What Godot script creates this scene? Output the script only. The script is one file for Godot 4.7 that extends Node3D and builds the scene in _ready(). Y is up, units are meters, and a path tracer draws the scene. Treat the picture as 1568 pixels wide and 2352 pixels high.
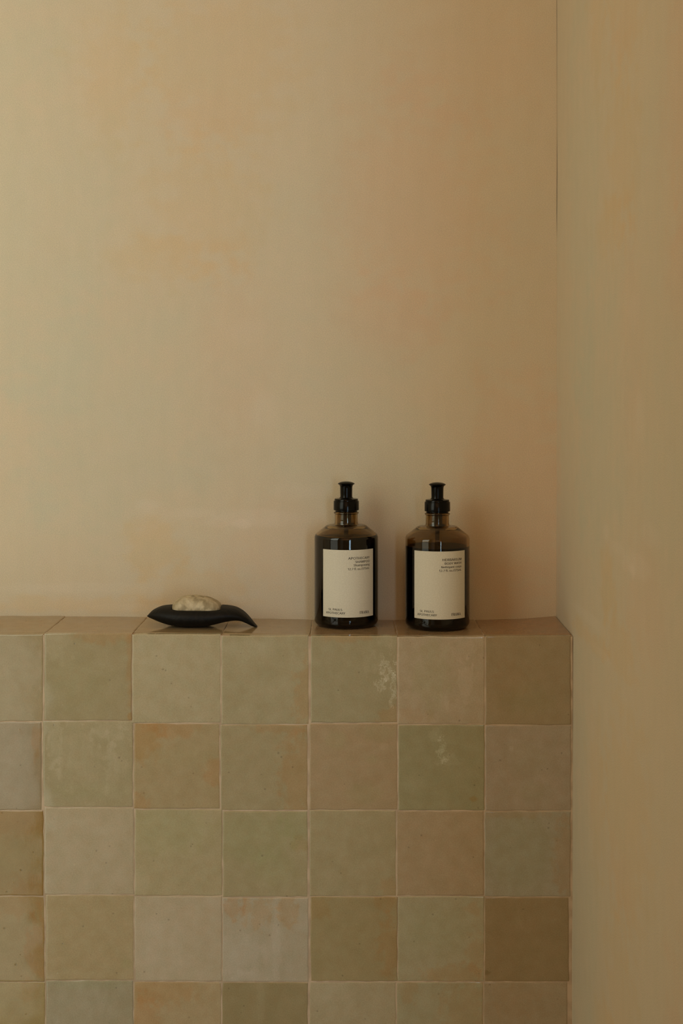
extends Node3D
# A shower ledge: hand-made glazed tiles below, limewashed plaster above, two pump bottles and a soap dish.
# Metres, y up. The plaster wall behind the ledge is the plane z = 0, the camera looks along -z.

const FOCAL := 2949.0            # focal length in pixels of the 1568 x 2352 frame
const EYE := Vector3(0.0, 1.2786, 1.58)
const LEDGE_DEPTH := 0.118
const CORNER_X := 0.2637
const LEFT_X := -1.6
const WALL_Z := 0.97             # inner face of the wall that carries the wide window
const REAR_Z := 2.0              # inner face of the wall behind the camera
const ADDED_LAMP := Color(1.0, 0.64, 0.36)   # light of the added fill lamp, linear
# openings: left, right, sill, head, inner wall face
const WINDOW_1 := [-1.54, -0.53, 0.10, 2.15, WALL_Z]
const ADDED_RAIL := [1.10, 1.18]        # added rail; the pane below is dimmed to weaken its reflection in the bottles
const WINDOW_2 := [0.33, 0.62, 0.74, 1.60, REAR_Z]

var rng := RandomNumberGenerator.new()
var names := {}
var wob := FastNoiseLite.new()

func _ready() -> void:
	rng.seed = 7
	wob.seed = 11
	wob.noise_type = FastNoiseLite.TYPE_SIMPLEX_SMOOTH
	wob.frequency = 1.0
	wob.fractal_octaves = 2
	# --- camera -------------------------------------------------------------------------------
	var cam := Camera3D.new()
	cam.name = "camera"
	cam.near = 0.05
	cam.far = 60.0
	cam.projection = Camera3D.PROJECTION_FRUSTUM
	cam.size = 2352.0 / FOCAL * cam.near
	cam.frustum_offset = Vector2(0.0, -276.0 / FOCAL * cam.near)   # a shifted lens: verticals stay upright
	cam.position = EYE
	cam.current = true
	add_child(cam)
	# --- sky, exposure, the two daylight windows (frosted panes glow; an area light of the same size stands before each)
	var env := Environment.new()
	var sm := ProceduralSkyMaterial.new()
	sm.sky_top_color = Color(0.62, 0.66, 0.72)
	sm.sky_horizon_color = Color(0.78, 0.78, 0.78)
	sm.ground_horizon_color = Color(0.45, 0.44, 0.42)
	sm.ground_bottom_color = Color(0.40, 0.39, 0.37)
	var sky := Sky.new()
	sky.sky_material = sm
	env.background_mode = Environment.BG_SKY
	env.sky = sky
	env.tonemap_mode = Environment.TONE_MAPPER_LINEAR
	env.tonemap_exposure = 1.1
	env.sdfgi_enabled = true
	env.ssao_enabled = true
	env.ssil_enabled = true
	var we := WorldEnvironment.new()
	we.name = "sky"
	we.environment = env
	add_child(we)
	daylight("window_light", [WINDOW_1[0], WINDOW_1[1], ADDED_RAIL[1], WINDOW_1[3], WALL_Z], Color(0.94, 0.99, 0.85), 0.59)
	daylight("window_light", [WINDOW_1[0], WINDOW_1[1], WINDOW_1[2], ADDED_RAIL[0], WALL_Z], Color(0.94, 0.99, 0.85), 0.19)
	daylight("slit_light", WINDOW_2, Color(0.55, 0.80, 1.0), 0.50)
	make_materials()
	build_room()
	build_added_lamp()
	build_ledge()
	build_dish()
	build_soap()
	build_bottle("SHAMPOO", Vector3(0.0057, 0, 0.0405), 4.9, 0.1072, -1)
	build_bottle("BODY WASH", Vector3(0.1140, 0, 0.0520), 1.8, 0.0965, 1)

func daylight(called: String, w: Array, c: Color, energy: float) -> void:
	var l := AreaLight3D.new()
	l.name = called
	l.area_size = Vector2(w[1] - w[0] - 0.06, w[3] - w[2] - 0.06)
	l.light_color = c.linear_to_srgb()
	l.light_energy = energy
	l.area_range = 8.0
	l.area_attenuation = 2.0
	l.shadow_enabled = true
	l.position = Vector3((w[0] + w[1]) / 2.0, (w[2] + w[3]) / 2.0, w[4] + 0.025)
	add_child(l, true)                               # an area light shines along its own -z, towards the ledge

# ------------------------------------------------------------------------------------- naming
func numbered(called: String) -> String:
	if not names.has(called):
		names[called] = 0
		return called
	names[called] += 1
	return "%s_%03d" % [called, names[called]]

func tag(o: Node, label := "", category := "", group := "", kind := "") -> void:
	if label: o.set_meta("label", label)
	if category: o.set_meta("category", category)
	if group: o.set_meta("group", group)
	if kind: o.set_meta("kind", kind)

func thing(called: String, at: Vector3, turn := 0.0) -> Node3D:
	var n := Node3D.new()
	n.name = numbered(called)
	n.position = at
	n.rotation.y = turn
	add_child(n)
	return n

func part(called: String, m: Mesh, mat: Material, parent: Node) -> MeshInstance3D:
	var o := MeshInstance3D.new()
	o.name = numbered(called) if parent == self else called
	o.mesh = m
	o.material_override = mat
	o.cast_shadow = GeometryInstance3D.SHADOW_CASTING_SETTING_ON
	parent.add_child(o, true)
	return o

# ------------------------------------------------------------------------------------- mesh code
class Geo:
	var v := PackedVector3Array()
	var n := PackedVector3Array()
	var t := PackedVector2Array()
	var f := PackedInt32Array()
	func point(p: Vector3, q: Vector3, uv := Vector2.ZERO) -> int:
		v.append(p)
		n.append(q.normalized())
		t.append(uv)
		return v.size() - 1
	func tri(a: int, b: int, c: int) -> void:      # the side the normals point to is the front (clockwise)
		var g := (v[b] - v[a]).cross(v[c] - v[a])
		if g.dot(n[a] + n[b] + n[c]) > 0.0:
			f.append_array([a, c, b])
		else:
			f.append_array([a, b, c])
	func quad(a: int, b: int, c: int, d: int) -> void:
		tri(a, b, c)
		tri(a, c, d)
	func flat_quad(a: Vector3, b: Vector3, c: Vector3, d: Vector3, q: Vector3) -> void:
		quad(point(a, q, Vector2(0, 1)), point(b, q, Vector2(1, 1)), point(c, q, Vector2(1, 0)), point(d, q, Vector2(0, 0)))
	func box(lo: Vector3, hi: Vector3) -> void:
		var c: Array[Vector3] = []
		for i in 8:
			c.append(Vector3(hi.x if i & 1 else lo.x, hi.y if i & 2 else lo.y, hi.z if i & 4 else lo.z))
		flat_quad(c[0], c[2], c[6], c[4], Vector3.LEFT)
		flat_quad(c[1], c[5], c[7], c[3], Vector3.RIGHT)
		flat_quad(c[0], c[4], c[5], c[1], Vector3.DOWN)
		flat_quad(c[2], c[3], c[7], c[6], Vector3.UP)
		flat_quad(c[0], c[1], c[3], c[2], Vector3.FORWARD)
		flat_quad(c[4], c[6], c[7], c[5], Vector3.BACK)
	func bevel_box(lo: Vector3, hi: Vector3, e: float) -> void:   # a box whose twelve edges are chamfered
		var mid := (lo + hi) / 2.0
		var h := (hi - lo) / 2.0
		for ax in 3:
			for s in [-1.0, 1.0]:
				var u := (ax + 1) % 3
				var w := (ax + 2) % 3
				var q := Vector3.ZERO
				q[ax] = s
				var ring: Array[Vector3] = []
				for k in [[-1, -1], [1, -1], [1, 1], [-1, 1]]:
					var p := Vector3.ZERO
					p[ax] = s * h[ax]
					p[u] = k[0] * (h[u] - e)
					p[w] = k[1] * (h[w] - e)
					ring.append(mid + p)
				flat_quad(ring[0], ring[1], ring[2], ring[3], q)
				for z in [-1.0, 1.0]:
					var q2 := Vector3.ZERO
					q2[ax] = s
					q2[u] = z
					var a := Vector3.ZERO
					a[ax] = s * h[ax]
					a[u] = z * (h[u] - e)
					a[w] = h[w] - e
					var b := a
					b[ax] = s * (h[ax] - e)
					b[u] = z * h[u]
					var a2 := a
					var b2 := b
					a2[w] = -a[w]
					b2[w] = -b[w]
					flat_quad(mid + a, mid + b, mid + b2, mid + a2, q2)
	func grid(rows: Array, uvs: Array, hint: Vector3) -> void:    # rows of points; smooth normals towards hint
		var at := v.size()
		var h := rows.size()
		var w: int = rows[0].size()
		for j in h:
			for i in w:
				var dx: Vector3 = rows[j][mini(i + 1, w - 1)] - rows[j][maxi(i - 1, 0)]
				var dy: Vector3 = rows[mini(j + 1, h - 1)][i] - rows[maxi(j - 1, 0)][i]
				var q := dx.cross(dy)
				if q.length_squared() < 1e-20: q = hint
				if q.dot(hint) < 0.0: q = -q
				point(rows[j][i], q, uvs[j][i] if uvs.size() else Vector2(i, j))
		for j in h - 1:
			for i in w - 1:
				var a := at + j * w + i
				quad(a, a + 1, a + w + 1, a + w)
	func lathe(prof: PackedVector2Array, seg := 72, centre := Vector3.ZERO, inward := false) -> void:
		# prof: (radius, height) along the outline, corners sharper than 38 degrees stay crisp
		var m := prof.size()
		var sn: Array[Vector2] = []
		for k in m - 1:
			var d := prof[k + 1] - prof[k]
			sn.append(Vector2(d.y, -d.x).normalized())
		for k in m - 1:
			var na := sn[k]
			var nb := sn[k]
			if k > 0 and sn[k - 1].dot(sn[k]) > 0.79: na = (sn[k - 1] + sn[k]).normalized()
			if k < m - 2 and sn[k + 1].dot(sn[k]) > 0.79: nb = (sn[k + 1] + sn[k]).normalized()
			var s := -1.0 if inward else 1.0
			var row := v.size()
			for i in seg + 1:
				var ang := TAU * i / seg
				var c := Vector3(sin(ang), 0, cos(ang))
				point(centre + c * prof[k].x + Vector3.UP * prof[k].y, (c * na.x + Vector3.UP * na.y) * s, Vector2(float(i) / seg, float(k) / m))
				point(centre + c * prof[k + 1].x + Vector3.UP * prof[k + 1].y, (c * nb.x + Vector3.UP * nb.y) * s, Vector2(float(i) / seg, float(k + 1) / m))
			for i in seg:
				var a := row + i * 2
				if prof[k].x > 1e-6: tri(a, a + 1, a + 2)
				if prof[k + 1].x > 1e-6: tri(a + 2, a + 1, a + 3)
	func mesh() -> ArrayMesh:
		var a := []
		a.resize(Mesh.ARRAY_MAX)
		a[Mesh.ARRAY_VERTEX] = v
		a[Mesh.ARRAY_NORMAL] = n
		a[Mesh.ARRAY_TEX_UV] = t
		a[Mesh.ARRAY_INDEX] = f
		var m := ArrayMesh.new()
		m.add_surface_from_arrays(Mesh.PRIMITIVE_TRIANGLES, a)
		return m

static func arc(c: Vector2, r: float, from: float, to: float, steps: int) -> PackedVector2Array:
	var out := PackedVector2Array()
	for i in steps + 1:
		var a := deg_to_rad(lerpf(from, to, float(i) / steps))
		out.append(c + Vector2(cos(a), sin(a)) * r)
	return out

static func curve(keys: Array, x: float) -> float:        # smooth curve through (x, value) keys
	if x <= keys[0][0]: return keys[0][1]
	for i in keys.size() - 1:
		if x <= keys[i + 1][0]:
			var p0: Array = keys[maxi(i - 1, 0)]
			var p1: Array = keys[i]
			var p2: Array = keys[i + 1]
			var p3: Array = keys[mini(i + 2, keys.size() - 1)]
			var d: float = p2[0] - p1[0]
			var u: float = (x - p1[0]) / d
			var m1: float = (p2[1] - p0[1]) / maxf(p2[0] - p0[0], 1e-9) * d
			var m2: float = (p3[1] - p1[1]) / maxf(p3[0] - p1[0], 1e-9) * d
			return (2 * u * u * u - 3 * u * u + 1) * p1[1] + (u * u * u - 2 * u * u + u) * m1 + (-2 * u * u * u + 3 * u * u) * p2[1] + (u * u * u - u * u) * m2
	return keys[-1][1]

# ------------------------------------------------------------------------------------- materials
var M := {}

func mat(called: String, c: Color, rough: float, spec := 0.5) -> StandardMaterial3D:
	var m := StandardMaterial3D.new()
	m.resource_name = called
	m.albedo_color = c
	m.roughness = rough
	m.metallic_specular = spec
	M[called] = m
	return m

func noise(sd: int, freq: float, oct := 4, type := FastNoiseLite.TYPE_SIMPLEX_SMOOTH) -> FastNoiseLite:
	var f := FastNoiseLite.new()
	f.seed = sd
	f.noise_type = type
	f.frequency = freq
	f.fractal_octaves = oct
	return f

func noise_tex(f: FastNoiseLite, size: int, cols := [], offs := []) -> NoiseTexture2D:
	var t := NoiseTexture2D.new()
	t.width = size
	t.height = size
	t.seamless = true
	t.noise = f
	if cols.size():
		var g := Gradient.new()
		g.offsets = PackedFloat32Array(offs)
		g.colors = PackedColorArray(cols)
		t.color_ramp = g
	return t

func make_materials() -> void:
	# limewashed plaster: patches of khaki, tan and rose pigment, brush marks, a fine sandy grain, trowel relief
	var pl := mat("plaster", Color.WHITE, 0.85, 0.3)
	pl.albedo_texture = plaster_image()
	pl.detail_enabled = true
	pl.detail_blend_mode = BaseMaterial3D.BLEND_MODE_MUL
	pl.detail_uv_layer = BaseMaterial3D.DETAIL_UV_2
	pl.detail_albedo = noise_tex(noise(5, 0.3, 2), 512, [Color(0.92, 0.92, 0.92), Color.WHITE], [0.2, 0.8])
	pl.uv2_triplanar = true
	pl.uv2_world_triplanar = true
	pl.uv2_scale = Vector3.ONE * 5.0
	pl.heightmap_enabled = true
	pl.heightmap_texture = noise_tex(noise(9, 0.008, 6), 1024)
	pl.heightmap_scale = 0.03
	mat("limewash", Color8(223, 202, 171), 0.9, 0.3)
	mat("concrete", Color8(170, 152, 126), 0.7, 0.4)
	# grout
	var gr := mat("grout", Color.WHITE, 0.9, 0.3)
	gr.albedo_texture = noise_tex(noise(21, 0.02, 4), 256, [Color8(186, 164, 138), Color8(204, 182, 155)], [0.3, 0.7])
	gr.uv1_triplanar = true
	gr.uv1_world_triplanar = true
	gr.uv1_scale = Vector3.ONE * 8.0
	# things
	var gl := mat("brown_glass", Color(0.72, 0.62, 0.44, 0.0), 0.02, 0.5)
	gl.refraction_enabled = true
	gl.refraction_scale = 0.05
	mat("liquid", Color8(12, 6, 3), 0.3, 0.1)
	mat("black_plastic", Color8(4, 4, 3), 0.16, 0.3)
	var pa := mat("paper", Color.WHITE, 0.75, 0.3)
	pa.albedo_texture = noise_tex(noise(31, 0.1, 3), 256, [Color8(215, 209, 190), Color8(223, 217, 199)], [0.3, 0.7])
	pa.uv1_triplanar = true
	pa.uv1_scale = Vector3.ONE * 20.0
	mat("ink", Color8(30, 26, 22), 0.8, 0.2)
	var so := mat("soap", Color.WHITE, 0.6, 0.4)
	so.albedo_texture = noise_tex(noise(41, 0.012, 5), 512, [Color8(150, 136, 106), Color8(190, 174, 142), Color8(202, 188, 158)], [0.28, 0.5, 0.75])
	so.uv1_triplanar = true
	so.uv1_scale = Vector3.ONE * 11.0
	so.heightmap_enabled = true
	so.heightmap_texture = noise_tex(noise(43, 0.02, 5), 512)
	so.heightmap_scale = 0.12
	var di := mat("black_stoneware", Color.WHITE, 0.55, 0.35)
	di.albedo_texture = noise_tex(noise(51, 0.03, 4), 256, [Color8(10, 9, 8), Color8(19, 17, 14)], [0.3, 0.7])
	di.uv1_triplanar = true
	di.uv1_scale = Vector3.ONE * 14.0
	di.heightmap_enabled = true
	di.heightmap_texture = noise_tex(noise(53, 0.05, 3), 256)
	di.heightmap_scale = 0.04
	mat("dark_metal", Color8(52, 50, 47), 0.5, 0.5)
	var op := mat("opal", Color(0.9, 0.88, 0.84), 0.4, 0.5)
	op.emission_enabled = true
	op.emission = ADDED_LAMP.linear_to_srgb()
	op.emission_energy_multiplier = 0.5
	for k in 3:                                       # frosted panes lit by the day outside
		var wp := mat(["warm_pane", "cool_pane", "dimmed_pane"][k], Color(0.8, 0.8, 0.78), 0.5, 0.4)
		wp.emission_enabled = true
		wp.emission = [Color(0.94, 0.99, 0.85), Color(0.55, 0.80, 1.0), Color(0.94, 0.99, 0.85)][k].linear_to_srgb()
		wp.emission_energy_multiplier = 0.1 if k == 2 else 0.2
	make_tile_material()

# pigment of the limewash over 0.8 m of wall; it repeats beyond. Patches: [u, v, half width, half height, tint, strength]
const TAN := Vector3(1.03, 0.955, 0.86)
const BLUSH := Vector3(1.03, 0.965, 0.95)
const KHAKI := Vector3(0.97, 1.005, 1.02)
const CREAM := Vector3(1.05, 1.06, 1.10)
const WASH := [
	[0.334, 0.886, 0.040, 0.047, TAN, 1.0], [0.221, 0.979, 0.134, 0.012, TAN, 0.8], [0.415, 0.960, 0.100, 0.033, TAN, 0.7], [0.267, 0.170, 0.060, 0.100, TAN, 0.6], [0.448, 0.137, 0.114, 0.147, TAN, 0.6], [0.415, 0.371, 0.094, 0.100, TAN, 0.5], [0.355, 0.445, 0.094, 0.040, TAN, 0.6],
	[0.736, 0.371, 0.127, 0.188, BLUSH, 0.9], [0.823, 0.137, 0.121, 0.107, BLUSH, 0.5], [0.904, 0.819, 0.094, 0.201, BLUSH, 1.0], [0.462, 0.599, 0.060, 0.134, BLUSH, 0.6], [0.529, 0.886, 0.100, 0.074, BLUSH, 0.7], [0.689, 0.532, 0.080, 0.067, BLUSH, 0.7], [0.408, 0.231, 0.067, 0.040, BLUSH, 0.5],
	[0.160, 0.385, 0.107, 0.335, KHAKI, 0.8], [0.267, 0.686, 0.174, 0.174, KHAKI, 0.9], [0.649, 0.706, 0.100, 0.174, KHAKI, 0.8], [0.569, 0.385, 0.074, 0.147, KHAKI, 0.5],
	[0.475, 0.846, 0.074, 0.015, CREAM, 0.8], [0.395, 0.839, 0.054, 0.009, CREAM, 0.6], [0.472, 0.856, 0.017, 0.009, CREAM, 0.9], [0.221, 0.953, 0.114, 0.009, CREAM, 0.6], [0.328, 0.829, 0.020, 0.015, CREAM, 0.7], [0.502, 0.679, 0.027, 0.033, CREAM, 0.6], [0.475, 0.558, 0.033, 0.020, CREAM, 0.4], [0.301, 0.983, 0.080, 0.005, CREAM, 0.5], [0.555, 0.806, 0.040, 0.012, CREAM, 0.5]]

func plaster_image() -> ImageTexture:
	var side := 768
	var soft := noise(3, 0.008, 5)
	soft.fractal_gain = 0.6
	var bs := soft.get_seamless_image(side, side, false, false, 0.15, true).get_data()
	var br := noise(4, 0.035, 4).get_seamless_image(side, side, false, false, 0.15, true).get_data()
	var bl := noise(6, 0.05, 3).get_seamless_image(side, side, false, false, 0.15, true).get_data()
	var rgb := PackedByteArray()
	rgb.resize(side * side * 3)
	var c0 := Color8(222, 206, 178).srgb_to_linear()
	var base := Vector3(c0.r, c0.g, c0.b)
	for y in side:
		var v := (y + 0.5) / side
		for x in side:
			var u := (x + 0.5) / side
			var at := y * side + x
			var ns := bs[at] / 255.0 - 0.5
			var nr := br[at] / 255.0 - 0.5
			var nb := bl[(y / 6) * side + x] / 255.0 - 0.5       # upright brush marks
			var nh := bl[(x / 5) * side + y] / 255.0 - 0.5       # level ones
			var c := base * (1.0 + 0.05 * ns + 0.03 * nb + 0.02 * nr)
			c *= Vector3(1.0, 1.0 - 0.05 * ns, 1.0 - 0.07 * ns + 0.03 * nr)
			for p in WASH:
				var du: float = (u - p[0]) / p[2]
				var dv: float = (v - p[1]) / p[3]
				var far := du * du + dv * dv
				if far < 4.0:
					var d: float = sqrt(far) + ns * 0.9 + nr * 0.9 + nh * 0.5
					if d < 1.3:
						var k: float = clampf((1.3 - d) / 0.8, 0.0, 1.0)
						c *= Vector3.ONE.lerp(p[4], k * k * (3 - 2 * k) * p[5])
			var s := Color(c.x, c.y, c.z).linear_to_srgb()
			rgb[at * 3] = clampi(int(s.r * 255.0 + 0.5), 0, 255)
			rgb[at * 3 + 1] = clampi(int(s.g * 255.0 + 0.5), 0, 255)
			rgb[at * 3 + 2] = clampi(int(s.b * 255.0 + 0.5), 0, 255)
	return ImageTexture.create_from_image(Image.create_from_data(side, side, false, Image.FORMAT_RGB8, rgb))

# ------------------------------------------------------------------------------------- the room
func solid(called: String, lo: Vector3, hi: Vector3, m: String, label: String, category := "wall") -> MeshInstance3D:
	var g := Geo.new()
	g.box(lo, hi)
	var o := part(called, g.mesh(), M[m], self)
	tag(o, label, category, "", "structure")
	return o

func corner_x(y: float, z: float) -> float:         # the plastered corner is not quite plumb
	return CORNER_X + 0.0012 * sin((y - 1.0) * 3.1) + 0.0006 * wob.get_noise_2d(y * 6.0, z * 5.0)

func wall_uvs(rows: Array) -> Array:                # 0.8 m of wall to one width of the pigment image; the corner folds it
	var out := []
	for row in rows:
		var r := PackedVector2Array()
		for p in row: r.append(Vector2((p.x + p.z + 0.5) / 0.8, (1.80 - p.y) / 0.8))
		out.append(r)
	return out

func build_room() -> void:
	# wall behind the ledge and the wall on its right: plastered by hand, gently uneven
	var g := Geo.new()
	var rows := []
	for j in 51:
		var y := 2.5 * j / 50.0
		var row := PackedVector3Array()
		for i in 61:
			var x := lerpf(LEFT_X, corner_x(y, 0.0) + 0.002 - 0.0022 * smoothstep(1.35, 1.5, y), i / 60.0)   # a hairline crack opens higher up
			row.append(Vector3(x, y, 0.0008 * wob.get_noise_2d(x * 4.0, y * 4.0)))
		rows.append(row)
	g.grid(rows, wall_uvs(rows), Vector3.BACK)
	g.box(Vector3(LEFT_X, 0, -0.14), Vector3(CORNER_X + 0.1, 2.5, -0.02))
	var o := part("wall_back", g.mesh(), M.plaster, self)
	tag(o, "limewashed tan plaster wall rising behind the tiled ledge", "wall", "", "structure")
	g = Geo.new()
	rows = []
	for j in 51:
		var y := 2.5 * j / 50.0
		var row := PackedVector3Array()
		for i in 31:
			var z := -0.002 + 1.002 * i / 30.0
			row.append(Vector3(corner_x(y, z) + 0.0006 * wob.get_noise_2d(z * 4.0 + 9.0, y * 4.0), y, z))
		rows.append(row)
	g.grid(rows, wall_uvs(rows), Vector3.LEFT)
	g.box(Vector3(CORNER_X + 0.02, 0, -0.002), Vector3(CORNER_X + 0.1, 2.5, 1.0))
	g.flat_quad(Vector3(CORNER_X - 0.001, 0, 1.0), Vector3(CORNER_X + 0.1, 0, 1.0), Vector3(CORNER_X + 0.1, 2.5, 1.0), Vector3(CORNER_X - 0.001, 2.5, 1.0), Vector3.BACK)
	o = part("wall_right", g.mesh(), M.plaster, self)
	tag(o, "limewashed plaster side wall to the right of the ledge and bottles", "wall", "", "structure")
	# the rest of the room, outside the frame
	var x0 := LEFT_X - 0.12
	var z1 := REAR_Z + 0.12
	solid("floor", Vector3(x0, -0.1, -0.14), Vector3(1.02, 0.0, z1), "concrete", "tan concrete shower floor below the tiled ledge", "floor")
	solid("ceiling", Vector3(x0, 2.5, -0.14), Vector3(1.02, 2.6, z1), "limewash", "pale limewashed ceiling above the plaster walls", "ceiling")
	solid("wall_left", Vector3(x0, 0, -0.14), Vector3(LEFT_X, 2.5, WALL_Z + 0.12), "limewash", "limewashed wall at the far left end of the ledge")
	solid("wall_side", Vector3(0.9, 0, -0.14), Vector3(1.02, 2.5, z1), "limewash", "limewashed wall behind the plaster partition")
	solid("wall_end", Vector3(CORNER_X + 0.1, 0, -0.14), Vector3(0.9, 2.5, -0.02), "limewash", "limewashed end wall beyond the plaster partition")
	solid("wall_entry", Vector3(-0.45, 0, WALL_Z + 0.12), Vector3(-0.35, 2.5, REAR_Z), "limewash", "limewashed wall on the left of the shower entry")
	holed_wall("wall_front", LEFT_X, -0.35, WINDOW_1, "limewashed wall with a wide frosted window facing the left part of the ledge")
	holed_wall("wall_rear", -0.45, 0.9, WINDOW_2, "limewashed wall with a narrow frosted window facing the bottles")
	for k in 2:
		var w: Array = [WINDOW_1, WINDOW_2][k]
		var t := 0.03
		var n := thing("window_%d" % (k + 1), Vector3((w[0] + w[1]) / 2.0, w[2], w[4] + 0.05))
		tag(n, ["wide frosted daylight window facing the left part of the ledge", "narrow upright frosted daylight window facing the bottles"][k], "window", "", "structure")
		var hw: float = (w[1] - w[0]) / 2.0
		var hh: float = w[3] - w[2]
		g = Geo.new()
		g.box(Vector3(-hw, 0, -0.02), Vector3(-hw + t, hh, 0.02))
		g.box(Vector3(hw - t, 0, -0.02), Vector3(hw, hh, 0.02))
		g.box(Vector3(-hw + t, 0, -0.02), Vector3(hw - t, t, 0.02))
		g.box(Vector3(-hw + t, hh - t, -0.02), Vector3(hw - t, hh, 0.02))
		if k == 0: g.box(Vector3(-hw + t, ADDED_RAIL[0] - w[2], -0.02), Vector3(hw - t, ADDED_RAIL[1] - w[2], 0.02))
		part("window_frame", g.mesh(), M.dark_metal, n)
		for band in ([[t, ADDED_RAIL[0] - w[2], "dimmed_pane"], [ADDED_RAIL[1] - w[2], hh - t, "warm_pane"]] if k == 0 else [[t, hh - t, "cool_pane"]]):
			g = Geo.new()
			g.box(Vector3(-hw + t, band[0], -0.004), Vector3(hw - t, band[1], 0.004))
			part("window_pane", g.mesh(), M[band[2]], n)

func holed_wall(called: String, xa: float, xb: float, w: Array, label: String) -> void:
	var g := Geo.new()
	var z0: float = w[4]
	var z1: float = w[4] + 0.12
	g.box(Vector3(xa, 0, z0), Vector3(xb, w[2], z1))
	g.box(Vector3(xa, w[3], z0), Vector3(xb, 2.5, z1))
	g.box(Vector3(xa, w[2], z0), Vector3(w[0], w[3], z1))
	g.box(Vector3(w[1], w[2], z0), Vector3(xb, w[3], z1))
	tag(part(called, g.mesh(), M.limewash, self), label, "wall", "", "structure")

# added fill light: a warm opal globe, unseen behind the camera, lifting the wall
func build_added_lamp() -> void:
	var root := thing("added_pendant_lamp", Vector3(0.05, 1.95, 1.78))
	tag(root, "added fill lamp, a warm opal glass globe unseen behind the camera", "lamp")
	var g := Geo.new()
	g.lathe(arc(Vector2.ZERO, 0.2, -90, 84, 24), 48)
	part("globe", g.mesh(), M.opal, root)
	g = Geo.new()
	g.lathe(PackedVector2Array([Vector2(0.0, 0.19), Vector2(0.035, 0.19), Vector2(0.035, 0.24), Vector2(0.006, 0.25), Vector2(0.006, 0.548), Vector2(0.0, 0.548)]), 24)
	part("stem", g.mesh(), M.dark_metal, root)
	var l := OmniLight3D.new()
	l.name = "fill_bulb"
	l.light_color = ADDED_LAMP.linear_to_srgb()
	l.light_energy = 0.16
	l.light_size = 0.19
	l.omni_range = 8.0
	l.omni_attenuation = 2.0
	l.shadow_enabled = true
	root.add_child(l)

# ------------------------------------------------------------------------------------- the tiled ledge
const CELL := 224
const ATLAS_COLS := 8
# visible front tiles: outline in frame pixels [left, right, top, bottom]; rows from the top, columns from the left
const JOINT_X := [[-102, 100, 303, 508, 712, 913, 1114], [-102, 97, 306, 505, 709, 913, 1113], [-102, 101, 308, 511, 709, 910, 1112], [-102, 103, 308, 510, 711, 913, 1112], [-102, 104, 307, 509, 709, 910, 1110], [-102, 103, 307, 509, 710, 911, 1111]]
const END_X := [1311, 1311, 1310, 1306, 1303, 1303]
const JOINT_Y := [[1458, 1455, 1457, 1460, 1461, 1462, 1461], [1658, 1656, 1661, 1664, 1661, 1664, 1665], [1862, 1855, 1858, 1862, 1861, 1862, 1863], [2058, 2056, 2058, 2061, 2059, 2058, 2061], [2256, 2252, 2255, 2256, 2255, 2255, 2255], [2453, 2451, 2453, 2454, 2453, 2453, 2453], [2651, 2651, 2651, 2651, 2651, 2651, 2651]]

const BACK_H := [[-0.9, 1.0034], [-0.42, 1.0032], [-0.206, 1.0016], [-0.034, 0.9989], [0.116, 0.9981], [0.217, 1.0], [0.263, 1.0032]]
const FRONT_H := [[-0.9, 1.002], [-0.37, 1.0024], [-0.28, 1.0032], [-0.18, 1.0026], [-0.09, 1.0012], [0.02, 1.0006], [0.12, 1.0], [0.22, 1.0006]]

func ledge_height(x: float, z: float) -> float:
	return lerpf(curve(BACK_H, x), curve(FRONT_H, x), clampf(z / LEDGE_DEPTH, 0.0, 1.0))

func front_x(px: float) -> float: return (px - 784.0) * (EYE.z - LEDGE_DEPTH) / FOCAL
func front_y(py: float) -> float: return EYE.y - (py - 900.0) * (EYE.z - LEDGE_DEPTH) / FOCAL

func cell_rect(cell: int) -> Rect2:
	var rows := 8
	return Rect2((cell % ATLAS_COLS + 0.02) / ATLAS_COLS, (cell / ATLAS_COLS + 0.02) / float(rows), 0.96 / ATLAS_COLS, 0.96 / rows)

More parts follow.
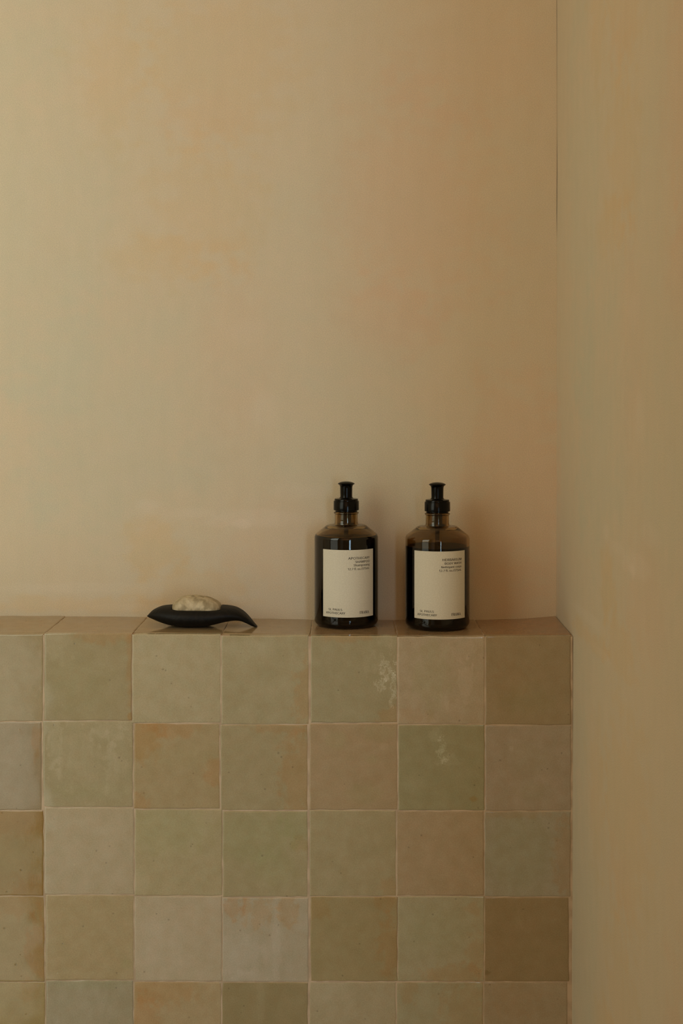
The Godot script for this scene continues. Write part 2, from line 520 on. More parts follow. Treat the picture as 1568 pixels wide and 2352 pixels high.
# one hand-cut tile: uneven outline, softly rounded arris, rippled glaze. P(u, v, lift) gives the place of a point of its face.
func tile_mesh(P: Callable, out_dir: Vector3, thick: float, size: Vector2, cell: int, sd: float) -> ArrayMesh:
	const N := 14
	var g := Geo.new()
	var rows := []
	var uvs := []
	var r := cell_rect(cell)
	var tilt := Vector2(rng.randf_range(-1, 1), rng.randf_range(-1, 1)) * 0.0004
	for j in N + 1:
		var row := PackedVector3Array()
		var uvr := PackedVector2Array()
		for i in N + 1:
			# the outer two rings sit close to the rim so that the arris is narrow
			var u := rim(float(i) / N)
			var v := rim(float(j) / N)
			var edge := minf(minf(u, 1 - u) * size.x, minf(v, 1 - v) * size.y)
			var lift := 0.00038 * wob.get_noise_3d(u * 3.0 + sd * 7.3, v * 3.0, sd) + tilt.x * (u - 0.5) + tilt.y * (v - 0.5)
			lift -= 0.0006 * pow(clampf(1.0 - edge / 0.0011, 0.0, 1.0), 2.0)
			var wu := 0.0007 * wob.get_noise_2d(v * 5.0 + sd * 3.1, 5.0 + signf(u - 0.5)) * absf(2 * u - 1)
			var wv := 0.0007 * wob.get_noise_2d(u * 5.0 + sd * 5.7, 9.0 + signf(v - 0.5)) * absf(2 * v - 1)
			row.append(P.call(u + wu / size.x, v + wv / size.y, lift))
			uvr.append(r.position + Vector2(u, 1 - v) * r.size)
		rows.append(row)
		uvs.append(uvr)
	g.grid(rows, uvs, out_dir)
	# the cut sides
	var ring: Array[Vector3] = []
	var ruv: Array[Vector2] = []
	for i in N: ring.append(rows[0][i]); ruv.append(uvs[0][i])
	for j in N: ring.append(rows[j][N]); ruv.append(uvs[j][N])
	for i in N: ring.append(rows[N][N - i]); ruv.append(uvs[N][N - i])
	for j in N: ring.append(rows[N - j][0]); ruv.append(uvs[N - j][0])
	var mid: Vector3 = rows[N / 2][N / 2]
	for k in ring.size():
		var a := ring[k]
		var b := ring[(k + 1) % ring.size()]
		var q := (b - a).cross(out_dir)
		if q.dot(a - mid) < 0: q = -q
		var i0 := g.point(a, q, ruv[k])
		var i1 := g.point(b, q, ruv[(k + 1) % ring.size()])
		var i2 := g.point(b - out_dir * thick, q, ruv[(k + 1) % ring.size()])
		var i3 := g.point(a - out_dir * thick, q, ruv[k])
		g.quad(i0, i1, i2, i3)
	return g.mesh()

static func rim(t: float) -> float:
	const K := [0.0, 0.006, 0.013, 0.022, 0.12, 0.24, 0.37, 0.5]
	var s := t if t <= 0.5 else 1.0 - t
	var x := s * 14.0
	var k := clampi(int(x), 0, 6)
	var y: float = lerpf(K[k], K[k + 1], x - k)
	return y if t <= 0.5 else 1.0 - y

func build_ledge() -> void:
	var base := thing("wall_ledge", Vector3.ZERO)
	tag(base, "low wall clad in square glazed beige, green and rose tiles", "tiled ledge", "", "structure")
	# grout bed: a body a millimetre behind the tile faces
	var g := Geo.new()
	var zf := LEDGE_DEPTH - 0.0005
	var top := []
	var face := []
	for k in 2:
		var rt := PackedVector3Array()
		var rf := PackedVector3Array()
		for i in 81:
			var x := lerpf(LEFT_X, CORNER_X - 0.0005, i / 80.0)
			var h := ledge_height(x, zf if k else 0.0) - 0.0008
			rt.append(Vector3(x, h, zf if k else -0.003))
			rf.append(Vector3(x, 0.0 if k else ledge_height(x, zf) - 0.0008, zf))
		top.append(rt)
		face.append(rf)
	g.grid(top, [], Vector3.UP)
	g.grid(face, [], Vector3.BACK)
	g.flat_quad(Vector3(CORNER_X - 0.0005, 0, 0), Vector3(CORNER_X - 0.0005, 0, zf), Vector3(CORNER_X - 0.0005, 1.0, zf), Vector3(CORNER_X - 0.0005, 1.0, 0), Vector3.RIGHT)
	part("grout", g.mesh(), M.grout, base)
	# front tiles, the columns continue to the left and one row below the frame
	var gap := 0.7
	for row in 6:
		for col in range(-4, 7):
			var c := maxi(col, 0)
			var shift := 0.0 if col >= 0 else col * 202.0
			var right: float = (JOINT_X[row][c + 1] if c < 6 else END_X[row] + gap) + shift
			var l: float = JOINT_X[row][c] + shift + gap
			var r: float = right - gap
			if c == 3 and col >= 0: r -= 1.8             # one joint is wider than the others
			if c == 4: l += 1.0
			l += rng.randf_range(-0.2, 0.9)
			r -= rng.randf_range(-0.2, 0.9)
			var t: float = JOINT_Y[row][c] + (gap + rng.randf_range(-0.3, 0.7) if row else 0.0)
			var b: float = JOINT_Y[row + 1][c] - gap - rng.randf_range(-0.3, 0.7)
			var x0 := front_x(l)
			var x1 := front_x(r)
			var y0 := front_y(b)
			var y1 := front_y(t)
			var cell: int = row * 7 + col if col >= 0 and row < 5 else 42 + (absi(col) * 5 + row * 3) % 8
			var P := func(u: float, v: float, lift: float) -> Vector3:
				return Vector3(lerpf(x0, x1, u), lerpf(y0, y1, v), LEDGE_DEPTH + lift)
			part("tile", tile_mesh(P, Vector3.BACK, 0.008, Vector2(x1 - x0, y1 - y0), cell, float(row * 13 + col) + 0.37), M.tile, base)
	# tiles on top, between the plaster and the front tiles
	for col in range(-4, 7):
		var c := maxi(col, 0)
		var shift := 0.0 if col >= 0 else col * 202.0
		var x0 := front_x(JOINT_X[0][c] + shift + gap)
		var x1 := front_x((JOINT_X[0][c + 1] if c < 6 else END_X[0] + 4.0) + shift - gap)
		var cell := 35 + col if col >= 0 else 42 + (absi(col) * 3) % 8
		var P := func(u: float, v: float, lift: float) -> Vector3:
			var x := lerpf(x0, x1, u)
			var z := lerpf(LEDGE_DEPTH - 0.0092, 0.0012, v)
			return Vector3(x, ledge_height(x, z) + lift, z)
		part("tile", tile_mesh(P, Vector3.UP, 0.008, Vector2(x1 - x0, 0.108), cell, 90.0 + col), M.tile, base)

# ------------------------------------------------------------------------------------- tile glaze
# base colour of each front tile (five rows of seven), then the seven on top, then eight spares
const GLAZE := [
	[167, 150, 116], [170, 156, 123], [183, 170, 138], [175, 163, 130], [169, 158, 125], [183, 166, 138], [163, 145, 113],
	[161, 144, 115], [174, 161, 128], [176, 158, 122], [172, 158, 124], [176, 154, 121], [162, 154, 119], [173, 158, 136],
	[158, 134, 87], [188, 173, 145], [181, 167, 132], [174, 161, 126], [174, 160, 125], [179, 158, 126], [170, 161, 139],
	[168, 147, 105], [182, 164, 128], [193, 178, 151], [186, 174, 150], [167, 151, 112], [177, 167, 135], [159, 139, 104],
	[172, 152, 107], [173, 162, 135], [185, 165, 129], [162, 147, 110], [181, 167, 135], [175, 166, 134], [173, 156, 128],
	[164, 141, 104], [165, 141, 105], [164, 142, 107], [165, 143, 108], [163, 136, 102], [163, 134, 99], [159, 124, 90],
	[176, 160, 124], [168, 148, 104], [179, 163, 132], [163, 150, 108], [169, 143, 104], [176, 155, 120], [159, 138, 96], [171, 146, 112]]
# patches: [u, v, half width, half height, tint, strength, raggedness]; u to the right, v downwards, over the tile
const ROSE := Vector3(1.05, 0.84, 0.68)
const RUST := Vector3(1.02, 0.78, 0.52)
const PALE := Vector3(1.14, 1.17, 1.26)
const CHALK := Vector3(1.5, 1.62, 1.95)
const MOSS := Vector3(0.93, 1.02, 0.95)
const DUSK := Vector3(0.66, 0.60, 0.46)
var PATCHES := {
	0: [[0.7, 0.6, 0.5, 0.5, PALE, 0.4, 0.4]],
	1: [[0.12, 0.12, 0.2, 0.22, PALE, 0.8, 1.2], [0.7, 0.04, 0.35, 0.1, ROSE, 0.9, 0.6], [0.98, 0.35, 0.06, 0.5, ROSE, 0.8, 0.5], [0.97, 0.93, 0.04, 0.05, RUST, 1.0, 0.4], [0.4, 0.6, 0.5, 0.4, MOSS, 0.5, 0.8]],
	2: [[0.2, 0.3, 0.3, 0.3, PALE, 0.4, 0.5]],
	3: [[0.32, 0.17, 0.34, 0.11, PALE, 0.8, 0.4], [0.95, 0.7, 0.14, 0.4, ROSE, 0.8, 0.8], [0.65, 0.7, 0.16, 0.3, PALE, 0.3, 0.5]],
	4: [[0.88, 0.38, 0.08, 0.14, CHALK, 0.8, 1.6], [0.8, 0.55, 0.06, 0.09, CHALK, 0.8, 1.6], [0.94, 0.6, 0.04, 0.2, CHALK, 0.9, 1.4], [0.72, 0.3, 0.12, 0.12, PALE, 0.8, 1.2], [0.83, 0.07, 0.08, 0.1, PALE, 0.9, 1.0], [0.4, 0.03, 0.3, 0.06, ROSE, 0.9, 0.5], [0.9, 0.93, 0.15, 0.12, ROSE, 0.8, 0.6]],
	5: [[0.4, 0.45, 0.22, 0.4, MOSS, 0.9, 0.9], [0.78, 0.55, 0.08, 0.22, PALE, 0.9, 1.5], [0.75, 0.15, 0.16, 0.16, PALE, 0.7, 1.6], [0.2, 0.9, 0.2, 0.12, ROSE, 0.4, 0.7], [0.55, 0.7, 0.04, 0.12, PALE, 0.8, 1.4]],
	6: [[0.5, 0.72, 0.3, 0.2, MOSS, 0.7, 0.9], [0.08, 0.85, 0.1, 0.14, PALE, 0.6, 0.8], [0.3, 0.5, 0.2, 0.2, ROSE, 0.3, 0.8]],
	7: [[0.92, 0.2, 0.05, 0.25, RUST, 0.8, 0.5], [0.6, 0.5, 0.3, 0.5, PALE, 0.7, 0.5]],  # the pale patch is window sheen painted into the glaze colour
	8: [[0.15, 0.25, 0.07, 0.3, PALE, 0.9, 1.4], [0.75, 0.12, 0.2, 0.16, PALE, 0.8, 1.3], [0.45, 0.45, 0.3, 0.3, PALE, 0.55, 1.6], [0.8, 0.55, 0.14, 0.3, PALE, 0.5, 1.5], [0.5, 0.8, 0.4, 0.1, MOSS, 0.5, 0.8]],
	9: [[0.08, 0.1, 0.3, 0.36, RUST, 0.75, 0.4], [0.45, 0.06, 0.32, 0.13, ROSE, 0.9, 0.4], [0.95, 0.58, 0.14, 0.16, ROSE, 0.9, 0.5], [0.06, 0.95, 0.12, 0.14, ROSE, 0.9, 0.5], [0.55, 0.4, 0.5, 0.12, MOSS, 0.4, 0.5]],
	10: [[0.92, 0.6, 0.25, 0.6, ROSE, 0.85, 0.7], [0.7, 0.05, 0.4, 0.07, ROSE, 0.7, 0.6], [0.3, 0.8, 0.3, 0.3, PALE, 0.3, 0.6]],
	11: [[0.3, 0.2, 0.12, 0.1, MOSS, 1.0, 0.6], [0.78, 0.12, 0.2, 0.1, MOSS, 0.9, 0.6], [0.62, 0.8, 0.2, 0.12, MOSS, 1.0, 0.6], [0.7, 0.42, 0.08, 0.06, MOSS, 0.9, 0.5], [0.84, 0.28, 0.05, 0.04, PALE, 0.9, 0.8]],
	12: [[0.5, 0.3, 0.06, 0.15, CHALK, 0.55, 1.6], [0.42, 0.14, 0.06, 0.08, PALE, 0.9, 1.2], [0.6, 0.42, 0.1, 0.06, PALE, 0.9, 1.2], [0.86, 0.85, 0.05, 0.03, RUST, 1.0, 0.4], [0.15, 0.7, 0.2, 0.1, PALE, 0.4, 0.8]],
	13: [[0.5, 0.4, 0.25, 0.2, MOSS, 0.5, 0.8], [0.55, 0.75, 0.2, 0.12, MOSS, 0.6, 0.7], [0.31, 0.28, 0.025, 0.03, PALE, 1.0, 0.3]],
	14: [[0.7, 0.08, 0.8, 0.26, RUST, 0.6, 0.4], [0.9, 0.92, 0.3, 0.2, RUST, 0.6, 0.6], [0.6, 0.5, 0.3, 0.25, MOSS, 0.5, 0.6]],
	15: [[0.5, 0.5, 0.5, 0.5, PALE, 0.35, 0.7]],
	16: [[0.4, 0.25, 0.5, 0.3, MOSS, 0.8, 0.6], [0.07, 0.8, 0.1, 0.2, PALE, 0.8, 0.6]],
	17: [[0.35, 0.3, 0.5, 0.3, MOSS, 1.0, 0.6], [0.9, 0.15, 0.25, 0.25, MOSS, 0.9, 0.5], [0.6, 0.65, 0.3, 0.2, MOSS, 0.7, 0.7], [0.9, 0.38, 0.1, 0.1, ROSE, 0.5, 0.7]],
	18: [[0.92, 0.9, 0.12, 0.14, ROSE, 0.6, 0.6]],
	19: [[0.35, 0.4, 0.2, 0.4, PALE, 0.25, 0.7]],
	20: [[0.4, 0.5, 0.4, 0.5, MOSS, 0.8, 0.5], [0.95, 0.55, 0.18, 0.5, ROSE, 0.8, 0.5], [0.3, 0.04, 0.5, 0.06, ROSE, 0.6, 0.5]],
	21: [[0.8, 0.1, 0.5, 0.16, RUST, 0.55, 0.5], [0.9, 0.6, 0.13, 0.4, ROSE, 0.8, 0.8], [0.35, 0.55, 0.3, 0.2, MOSS, 0.4, 0.6], [0.5, 0.9, 0.5, 0.16, PALE, 0.5, 0.6]],
	22: [[0.9, 0.8, 0.06, 0.06, MOSS, 0.8, 0.5]],
	23: [[0.3, 0.6, 0.3, 0.4, PALE, 0.5, 0.7], [0.7, 0.3, 0.3, 0.2, ROSE, 0.2, 0.6]],
	24: [[0.15, 0.1, 0.1, 0.16, ROSE, 0.9, 0.9], [0.42, 0.18, 0.2, 0.2, RUST, 0.55, 1.0], [0.75, 0.16, 0.12, 0.22, RUST, 0.6, 0.9], [0.2, 0.65, 0.3, 0.25, PALE, 0.9, 0.6], [0.62, 0.6, 0.05, 0.6, PALE, 0.8, 0.8], [0.3, 0.95, 0.3, 0.1, PALE, 0.7, 0.6]],  # pale patch at left: misty window reflection painted in; rosy streaks are glaze
	25: [[0.1, 0.14, 0.16, 0.16, RUST, 0.5, 0.5], [0.85, 0.05, 0.14, 0.14, ROSE, 0.8, 0.5], [0.92, 0.6, 0.16, 0.36, ROSE, 0.8, 0.7]],
	26: [[0.65, 0.9, 0.35, 0.12, ROSE, 0.8, 0.6], [0.9, 0.7, 0.12, 0.3, ROSE, 0.6, 0.7], [0.4, 0.4, 0.4, 0.3, MOSS, 0.5, 0.6], [0.85, 0.15, 0.1, 0.08, ROSE, 0.6, 0.6]],
	27: [[0.4, 0.25, 0.06, 0.14, PALE, 0.6, 1.0], [0.55, 0.65, 0.2, 0.2, MOSS, 0.3, 0.7], [0.04, 0.88, 0.05, 0.03, DUSK, 1.0, 0.5]],
	28: [[0.8, 0.1, 0.1, 0.16, ROSE, 0.5, 0.6]],
	29: [[0.35, 0.35, 0.4, 0.4, PALE, 0.6, 0.7], [0.12, 0.75, 0.16, 0.3, PALE, 0.7, 0.7], [0.5, 0.04, 0.5, 0.08, MOSS, 0.8, 0.5]],  # pale patches: a wavy window reflection put into the tile's colour
	30: [[0.3, 0.1, 0.5, 0.2, RUST, 0.6, 0.4], [0.12, 0.5, 0.2, 0.4, ROSE, 0.8, 0.5]],
	31: [[0.45, 0.2, 0.06, 0.3, PALE, 0.7, 0.8]],
	32: [[0.2, 0.1, 0.3, 0.16, PALE, 0.6, 0.6]],
	33: [[0.15, 0.1, 0.12, 0.2, ROSE, 0.7, 0.6], [0.8, 0.4, 0.3, 0.5, ROSE, 0.6, 0.7]],
	34: [[0.4, 0.2, 0.3, 0.2, RUST, 0.3, 0.7]],
	35: [[0.5, 0.5, 0.4, 0.3, ROSE, 0.4, 0.8]],
	41: [[0.5, 0.4, 0.4, 0.3, ROSE, 0.5, 0.7]],
}

func make_tile_material() -> void:
	var side := CELL * ATLAS_COLS
	var fine := noise(61, 0.25, 3).get_image(side, side, false, false, false)
	var blot := noise(62, 0.018, 5).get_image(side, side, false, false, true)
	var rag := noise(63, 0.034, 5).get_image(side, side, false, false, true)
	var streak := noise(64, 0.05, 3).get_image(side, side, false, false, true)
	var bf := fine.get_data()
	var bb := blot.get_data()
	var br := rag.get_data()
	var bs := streak.get_data()
	var rgb := PackedByteArray()
	rgb.resize(side * side * 3)
	var rlf := PackedByteArray()
	rlf.resize(side * side)
	var r2 := RandomNumberGenerator.new()
	r2.seed = 99
	for cell in GLAZE.size():
		var c0 := Color8(GLAZE[cell][0], GLAZE[cell][1], GLAZE[cell][2]).srgb_to_linear()
		var base := Vector3(c0.r, c0.g, c0.b)
		var list: Array = PATCHES.get(cell, [])
		var ox := (cell % ATLAS_COLS) * CELL
		var oy := (cell / ATLAS_COLS) * CELL
		var pits := []
		for k in r2.randi_range(5, 12):
			pits.append([r2.randf(), r2.randf(), r2.randf_range(0.006, 0.016), r2.randf() < 0.55])
		for y in CELL:
			var v := (y + 0.5) / CELL
			for x in CELL:
				var u := (x + 0.5) / CELL
				var at := (oy + y) * side + ox + x
				var nb := bb[at] / 255.0 - 0.5
				var nr := br[at] / 255.0 - 0.5
				var nf := bf[at] / 255.0 - 0.5
				var ns := bs[((oy + y) / 4) * side + ox + x] / 255.0 - 0.5     # drawn out downwards
				var c := base * (1.0 + 0.14 * nb + 0.26 * nf)
				c *= Vector3(1.0, 1.0 + 0.08 * nr, 1.0 + 0.12 * nr + 0.07 * nb)
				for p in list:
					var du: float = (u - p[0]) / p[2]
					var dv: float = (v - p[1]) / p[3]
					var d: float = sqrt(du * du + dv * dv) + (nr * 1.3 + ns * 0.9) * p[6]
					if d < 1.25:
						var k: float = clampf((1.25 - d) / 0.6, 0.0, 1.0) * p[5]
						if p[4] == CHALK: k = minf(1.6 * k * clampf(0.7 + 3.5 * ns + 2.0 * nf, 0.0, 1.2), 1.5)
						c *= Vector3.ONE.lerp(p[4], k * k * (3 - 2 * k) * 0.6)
				var h := 0.5 + 0.10 * nr + 0.05 * nf
				for p in pits:
					var d2: float = Vector2(u - p[0], v - p[1]).length() / p[2]
					if d2 < 1.0:
						h -= (0.35 if p[3] else -0.22) * (1.0 - d2 * d2)
						if p[3]: c *= lerpf(0.55, 1.0, d2)
						else: c *= lerpf(1.12, 1.0, d2)
				var s := Color(c.x, c.y, c.z).linear_to_srgb()
				rgb[at * 3] = clampi(int(s.r * 255.0 + 0.5), 0, 255)
				rgb[at * 3 + 1] = clampi(int(s.g * 255.0 + 0.5), 0, 255)
				rgb[at * 3 + 2] = clampi(int(s.b * 255.0 + 0.5), 0, 255)
				rlf[at] = clampi(int(h * 255.0), 0, 255)
	var m := mat("tile", Color.WHITE, 0.1, 0.55)
	m.albedo_texture = ImageTexture.create_from_image(Image.create_from_data(side, side, false, Image.FORMAT_RGB8, rgb))
	var hm := Image.create_from_data(side, side, false, Image.FORMAT_L8, rlf)
	hm.convert(Image.FORMAT_RGBA8)
	hm.bump_map_to_normal_map(1.6)
	m.normal_enabled = true
	m.normal_texture = ImageTexture.create_from_image(hm)
	m.normal_scale = 0.35

# ------------------------------------------------------------------------------------- soap dish and soap
const DISH_Z := 0.062
const DISH_SCALE := 1942.0                          # frame pixels per metre at the dish

func dish_x(cx: float) -> float: return (300.0 + cx / 4.9 - 784.0) / DISH_SCALE
func dish_h(cy: float) -> float: return (1438.6 - (1320.0 + cy / 4.9)) / DISH_SCALE   # height above the ledge

func build_dish() -> void:
	var top := [[187, 467], [212, 438], [250, 403], [300, 377], [360, 357], [463, 347], [700, 340], [1000, 349], [1100, 356], [1180, 372], [1250, 406], [1310, 455], [1360, 510], [1400, 558], [1426, 586]]
	var bot := [[187, 467], [212, 480], [260, 500], [340, 530], [430, 557], [520, 573], [620, 580], [730, 580], [830, 577], [930, 560], [1030, 535], [1120, 517], [1190, 512], [1250, 520], [1310, 546], [1370, 578], [1400, 588], [1426, 587]]
	var x0 := 474.0
	var x1 := 1024.0
	var cut := 374.0
	var base := thing("soap_dish", Vector3(0, ledge_height(dish_x(760), DISH_Z), DISH_Z))
	tag(base, "black fish-shaped soap dish with a curled tail standing on the ledge", "soap dish")
	var g := Geo.new()
	var xs: Array[float] = []
	for i in 24: xs.append(lerpf(187.0, x0, pow(i / 24.0, 1.35)))
	for e in [x0, x0 + 0.5]: xs.append(e)
	for i in range(1, 30): xs.append(lerpf(x0, x1, i / 30.0))
	for e in [x1 - 0.5, x1]: xs.append(e)
	for i in range(1, 37): xs.append(lerpf(x1, 1426.0, i / 36.0))
	var rows := []
	for x in xs:
		var yt := dish_h(curve(top, x))
		var yb := dish_h(curve(bot, x))
		var mid := (yt + yb) / 2.0
		var hy := maxf((yt - yb) / 2.0, 0.0001)
		var w := 0.027 * pow(clampf(1.0 - pow(absf((x - 720.0) / (540.0 if x < 720.0 else 712.0)), 2.2), 0.0, 1.0), 0.62) + 0.0006
		var row := PackedVector3Array()
		var notch: bool = x > x0 + 0.2 and x < x1 - 0.2
		var yc := dish_h(cut + (x - x0) / (x1 - x0) * 8.0)
		for k in 41:
			var a := TAU * k / 40.0
			var p := Vector3(dish_x(x), mid + hy * sin(a), w * signf(cos(a)) * pow(absf(cos(a)), 0.8))
			if notch: p.y = minf(p.y, yc)
			row.append(p)
		rows.append(row)
	for j in rows.size() - 1:
		var wall: bool = absf(xs[j] - xs[j + 1]) < 0.6
		for k in 40:
			var a: Vector3 = rows[j][k]
			var b: Vector3 = rows[j + 1][k]
			var c: Vector3 = rows[j + 1][k + 1]
			var d: Vector3 = rows[j][k + 1]
			var m0 := Vector3(a.x, (rows[j][0].y + rows[j][20].y) / 2.0, 0)
			var fn := (c - a).cross(d - b)
			if wall:
				if fn.length() < 1e-12: continue
				var q := Vector3.RIGHT if j < rows.size() / 2 else Vector3.LEFT
				g.flat_quad(a, b, c, d, q)
				continue
			var out := []
			for e in [[j, k], [j + 1, k], [j + 1, k + 1], [j, k + 1]]:
				out.append(dish_normal(rows, e[0], e[1] % 40, xs))
			var i0 := g.point(a, out[0])
			var i1 := g.point(b, out[1])
			var i2 := g.point(c, out[2])
			var i3 := g.point(d, out[3])
			g.quad(i0, i1, i2, i3)
	var o := part("body", g.mesh(), M.black_stoneware, base)
	o.position = Vector3.ZERO

func dish_normal(rows: Array, j: int, k: int, xs: Array[float]) -> Vector3:
	var jm := maxi(j - 1, 0)
	var jp := mini(j + 1, rows.size() - 1)
	if absf(xs[j] - xs[jm]) < 0.6: jm = j
	if absf(xs[jp] - xs[j]) < 0.6: jp = j
	if jm == jp: jp = mini(j + 1, rows.size() - 1)
	var dx: Vector3 = rows[jp][k] - rows[jm][k]
	var dk: Vector3 = rows[j][(k + 1) % 40] - rows[j][(k + 39) % 40]
	var q := dx.cross(dk)
	var mid := Vector3(rows[j][k].x, (rows[j][10].y + rows[j][30].y) / 2.0, 0)
	var away: Vector3 = rows[j][k] - mid
	if q.dot(away) < 0: q = -q
	return q.normalized() if q.length_squared() > 1e-18 else away.normalized()

func build_soap() -> void:
	var cx := (dish_x(472) + dish_x(1023)) / 2.0
	var hw := (dish_x(1023) - dish_x(472)) / 2.0
	var y0 := dish_h(382.0)
	var dome := [[-1.0, 0.0], [-0.97, 0.36], [-0.90, 0.56], [-0.78, 0.76], [-0.62, 0.91], [-0.42, 0.985], [-0.1, 1.0], [0.2, 0.97], [0.48, 0.85], [0.72, 0.63], [0.88, 0.46], [0.96, 0.28], [1.0, 0.0]]
	var hh := dish_h(243.0) - y0
	var root := thing("soap_bar", Vector3(cx, ledge_height(cx, DISH_Z) + y0 + 0.0003, DISH_Z))
	tag(root, "worn cream soap bar with a domed top resting in the black dish", "soap")
	var g := Geo.new()
	var rows := []
	const N := 40
	for j in N + 1:
		var b := -1.0 + 2.0 * j / N
		var row := PackedVector3Array()
		for i in N + 1:
			var a := -cos(PI * i / N)
			var zz := sin(PI / 2.0 * b)
			# rounded-rectangle footprint, dome height along x, falling to both long sides
			var hd: float = curve(dome, a) * pow(maxf(1.0 - pow(absf(zz), 3.0), 0.0), 0.5)
			var lump := wob.get_noise_3d(a * 2.4, zz * 2.0, 3.3) * 0.0009 + wob.get_noise_3d(a * 9.0, zz * 6.0, 7.7) * 0.0003
			var side := sqrt(maxf(1.0 - pow(absf(a), 5.0), 0.0))
			row.append(Vector3(a * hw, maxf(hd * hh + lump * hd, 0.0), zz * 0.020 * (0.35 + 0.65 * side)))
		rows.append(row)
	g.grid(rows, [], Vector3.UP)
	var under: Array = []
	for j in N + 1:
		var row := PackedVector3Array()
		for i in N + 1:
			row.append(Vector3(rows[j][i].x, 0.0, rows[j][i].z))
		under.append(row)
	g.grid(under, [], Vector3.DOWN)
	part("body", g.mesh(), M.soap, root)

# ------------------------------------------------------------------------------------- pump bottles
func build_bottle(word: String, at: Vector3, turn: float, level: float, which: int) -> void:
	var y := INF
	y = (ledge_height(at.x, at.z) + ledge_height(at.x - 0.03, at.z) + ledge_height(at.x + 0.03, at.z) + ledge_height(at.x, at.z + 0.03)) / 4.0 + 0.0003
	var root := thing("pump_bottle", Vector3(at.x, y, at.z))
	tag(root, ["dark brown glass pump bottle with a cream label printed SHAMPOO, nearer the soap dish", "dark brown glass pump bottle with a cream label printed BODY WASH, nearer the corner"][0 if which < 0 else 1], "bottle", "pump bottles on the tiled ledge")
	# glass: one closed wall, outside and inside
	var outer := PackedVector2Array([Vector2(0.0, 0.0018), Vector2(0.026, 0.0016)])
	outer.append_array(arc(Vector2(0.0302, 0.008), 0.008, -90, 0, 8))
	outer = PackedVector2Array([Vector2(0.0, 0.0015), Vector2(0.024, 0.0012), Vector2(0.0285, 0.0)])
	outer.append_array(arc(Vector2(0.0311, 0.0071), 0.0071, -80, 0, 9))
	outer.append_array(arc(Vector2(0.0311, 0.1043), 0.0071, 0, 44, 6))
	outer.append_array(arc(Vector2(0.0214, 0.1153), 0.0044, 47, 86, 5))
	outer.append(Vector2(0.0163, 0.1199))
	outer.append_array([Vector2(0.0146, 0.1205), Vector2(0.0139, 0.1225), Vector2(0.0138, 0.1318)])
	outer.append_array(arc(Vector2(0.0137, 0.1341), 0.0013, -70, 90, 7))
	outer.append(Vector2(0.0112, 0.1356))
	var inner := PackedVector2Array([Vector2(0.0112, 0.1356), Vector2(0.0112, 0.1215), Vector2(0.0118, 0.1190), Vector2(0.0140, 0.1172), Vector2(0.0200, 0.1168), Vector2(0.0222, 0.1156)])
	inner.append_array(arc(Vector2(0.0300, 0.1038), 0.0056, 42, 0, 5))
	inner.append_array(arc(Vector2(0.0306, 0.0100), 0.0050, 0, -85, 6))
	inner.append(Vector2(0.0, 0.0048))
	var g := Geo.new()
	g.lathe(outer, 96)
	g.lathe(inner, 96)
	part("glass_body", g.mesh(), M.brown_glass, root)
	# liquid up to its level
	# (it wets the glass, so its skin lies a little inside the wall)
	var lq := PackedVector2Array([Vector2(0.0, 0.0044)])
	lq.append_array(arc(Vector2(0.0306, 0.0100), 0.0056, -86, 0, 6))
	for k in 7:
		var a := deg_to_rad(42.0 * k / 6.0)
		var p := Vector2(0.0300, 0.1038) + Vector2(cos(a), sin(a)) * 0.0062
		if p.y < level: lq.append(p)
	lq.append(Vector2(lq[-1].x - maxf(level - 0.1050, 0.0) * 0.5, level))
	lq.append(Vector2(0.0, level))
	g = Geo.new()
	g.lathe(lq, 72)
	part("liquid", g.mesh(), M.liquid, root)
	# dip tube under the pump
	g = Geo.new()
	g.lathe(PackedVector2Array([Vector2(0.0026, level + 0.0003), Vector2(0.0026, 0.1160), Vector2(0.0060, 0.1166), Vector2(0.0060, 0.1362)]), 24)
	part("dip_tube", g.mesh(), M.black_plastic, root)
	# collar: a plain ring with a smaller step above
	g = Geo.new()
	var co := PackedVector2Array([Vector2(0.0100, 0.1358), Vector2(0.0132, 0.1358), Vector2(0.0132, 0.1372), Vector2(0.0149, 0.1373), Vector2(0.0153, 0.1377), Vector2(0.0152, 0.1480)])
	co.append_array([Vector2(0.0149, 0.1484), Vector2(0.0142, 0.1485), Vector2(0.01405, 0.1506), Vector2(0.0137, 0.1510), Vector2(0.0092, 0.1513)])
	co.append_array([Vector2(0.0084, 0.1517), Vector2(0.0078, 0.1525), Vector2(0.0040, 0.1525)])
	g.lathe(co, 72)
	part("collar", g.mesh(), M.black_plastic, root)
	# pump head: a stem that flares into a shallow domed button
	g = Geo.new()
	var ph := PackedVector2Array([Vector2(0.0030, 0.1522), Vector2(0.0075, 0.1522), Vector2(0.0072, 0.1540), Vector2(0.00735, 0.1640), Vector2(0.0075, 0.1656), Vector2(0.0080, 0.1668), Vector2(0.0088, 0.1678), Vector2(0.0099, 0.1684), Vector2(0.01015, 0.1688), Vector2(0.0100, 0.1692)])
	ph.append_array([Vector2(0.0090, 0.1699), Vector2(0.0072, 0.1707), Vector2(0.0050, 0.1713), Vector2(0.0025, 0.1716), Vector2(0.0, 0.1717)])
	g.lathe(ph, 64)
	part("pump_head", g.mesh(), M.black_plastic, root)
	# paper label wrapped on the front, with its print
	var R := 0.0384
	var a0 := -50.2
	var a1 := 50.2
	var lab := Geo.new()
	var r0 := PackedVector3Array()
	var r1 := PackedVector3Array()
	for i in 49:
		var a := deg_to_rad(turn + lerpf(a0, a1, i / 48.0))
		var c := Vector3(sin(a), 0, cos(a)) * R
		r0.append(c + Vector3.UP * 0.0149)
		r1.append(c + Vector3.UP * 0.0938)
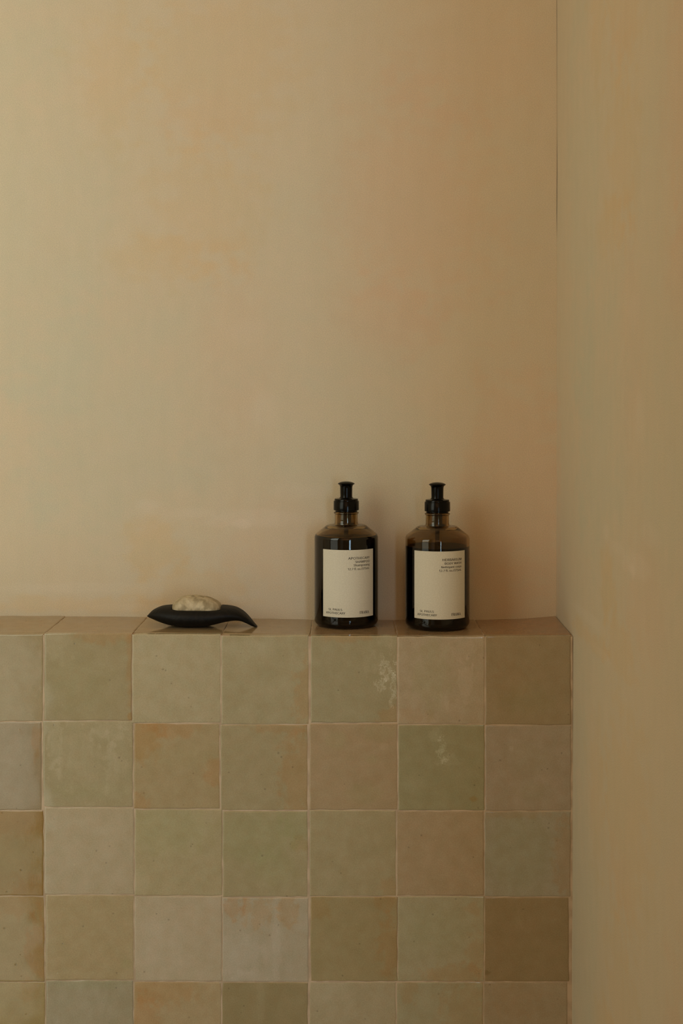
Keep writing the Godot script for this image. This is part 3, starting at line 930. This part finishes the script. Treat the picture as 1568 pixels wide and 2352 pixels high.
	for i in 49:
		lab.point(r0[i], Vector3(r0[i].x, 0, r0[i].z), Vector2(i / 48.0, 1))
		lab.point(r1[i], Vector3(r1[i].x, 0, r1[i].z), Vector2(i / 48.0, 0))
	for i in 48: lab.quad(i * 2, i * 2 + 1, i * 2 + 3, i * 2 + 2)
	var ins := Vector3(0.986, 1, 0.986)
	for i in 48:
		for rr in [r0, r1]:                          # the paper's thickness
			var a: Vector3 = rr[i]
			var b: Vector3 = rr[i + 1]
			lab.flat_quad(a, b, b * ins, a * ins, Vector3.DOWN if rr == r0 else Vector3.UP)
	var label := part("label", lab.mesh(), M.paper, root)
	var print_geo := Geo.new()
	var right := turn + 40.4
	if which < 0:
		text(print_geo, "APOTHECARY", "Droid Sans", right, 0.0827, 0.0281, 0.0028, 1.0, R)
		text(print_geo, word, "Droid Sans", right, 0.0786, 0.0197, 0.0025, 1.0, R)
		text(print_geo, "Shampooing", "Droid Sans", right, 0.0747, 0.0217, 0.0024, 1.0, R)
		text(print_geo, "12.7 fl. oz./375mL", "Droid Sans", right - 0.6, 0.0704, 0.0282, 0.0024, 1.0, R)
	else:
		text(print_geo, "HERBARIUM", "Droid Sans", right, 0.0827, 0.0250, 0.0028, 1.0, R)
		text(print_geo, word, "Droid Sans", right, 0.0786, 0.0224, 0.0025, 1.0, R)
		text(print_geo, "Nettoyant corps", "Droid Sans", right, 0.0745, 0.0266, 0.0024, 1.0, R)
		text(print_geo, "12.7 fl. oz./375mL", "Droid Sans", right + 0.2, 0.0704, 0.0292, 0.0024, 1.0, R)
	var left := turn - 25.0
	text(print_geo, "St. PAULS", "Droid Sans", left, 0.0227, 0.0170, 0.0025, 0.5, R)
	text(print_geo, "APOTHECARY", "Droid Sans", left, 0.0186, 0.0243, 0.0025, 0.5, R)
	text(print_geo, "FRAMA", "Droid Serif", right - 1.6, 0.0188, 0.0132, 0.0030, 1.0, R)
	part("print", print_geo.mesh(), M.ink, label)

# letters bent round the bottle: align 0 left, 0.5 centre, 1 right of the angle; base is the height of the baseline
func text(g: Geo, s: String, font: String, angle: float, base: float, width: float, cap: float, align: float, R: float) -> void:
	var f := SystemFont.new()
	f.font_names = PackedStringArray([font])
	if font == "Droid Serif": f.font_weight = 700
	var tm := TextMesh.new()
	tm.font = f
	tm.font_size = 64
	tm.pixel_size = 0.001
	tm.depth = 0.0
	tm.text = s
	var a := tm.get_mesh_arrays()
	var v: PackedVector3Array = a[Mesh.ARRAY_VERTEX]
	if v.is_empty(): return
	var idx: PackedInt32Array = a[Mesh.ARRAY_INDEX] if a[Mesh.ARRAY_INDEX] != null else PackedInt32Array(range(v.size()))
	var lo := v[0]
	var hi := v[0]
	for p in v:
		lo = lo.min(p)
		hi = hi.max(p)
	var font_cap := 0.64 * 0.064 * 1.115                # cap height of the face at this size
	var bl := baseline(tm, f)
	var sx := width / (hi.x - lo.x)
	var sy := cap / font_cap
	for nudge in ([-0.00006, 0.00006] if font == "Droid Sans" else [0.0]):   # printed a little heavier than the face
		var at := g.v.size()
		for p in v:
			var along: float = (p.x - lo.x) * sx - width * align + nudge
			var ang := deg_to_rad(angle) + along / R
			var c := Vector3(sin(ang), 0, cos(ang))
			g.point(c * (R + 0.00006 + nudge * 0.1) + Vector3.UP * (base + (p.y - bl) * sy), c)
		for k in range(0, idx.size(), 3):
			g.tri(at + idx[k], at + idx[k + 1], at + idx[k + 2])

func baseline(tm: TextMesh, f: Font) -> float:          # where the feet of the capitals lie in the text's own axes
	var t := TextMesh.new()
	t.font = f
	t.font_size = tm.font_size
	t.pixel_size = tm.pixel_size
	t.depth = 0.0
	t.text = "H"
	var lo := INF
	for p in t.get_mesh_arrays()[Mesh.ARRAY_VERTEX]: lo = minf(lo, p.y)
	return lo
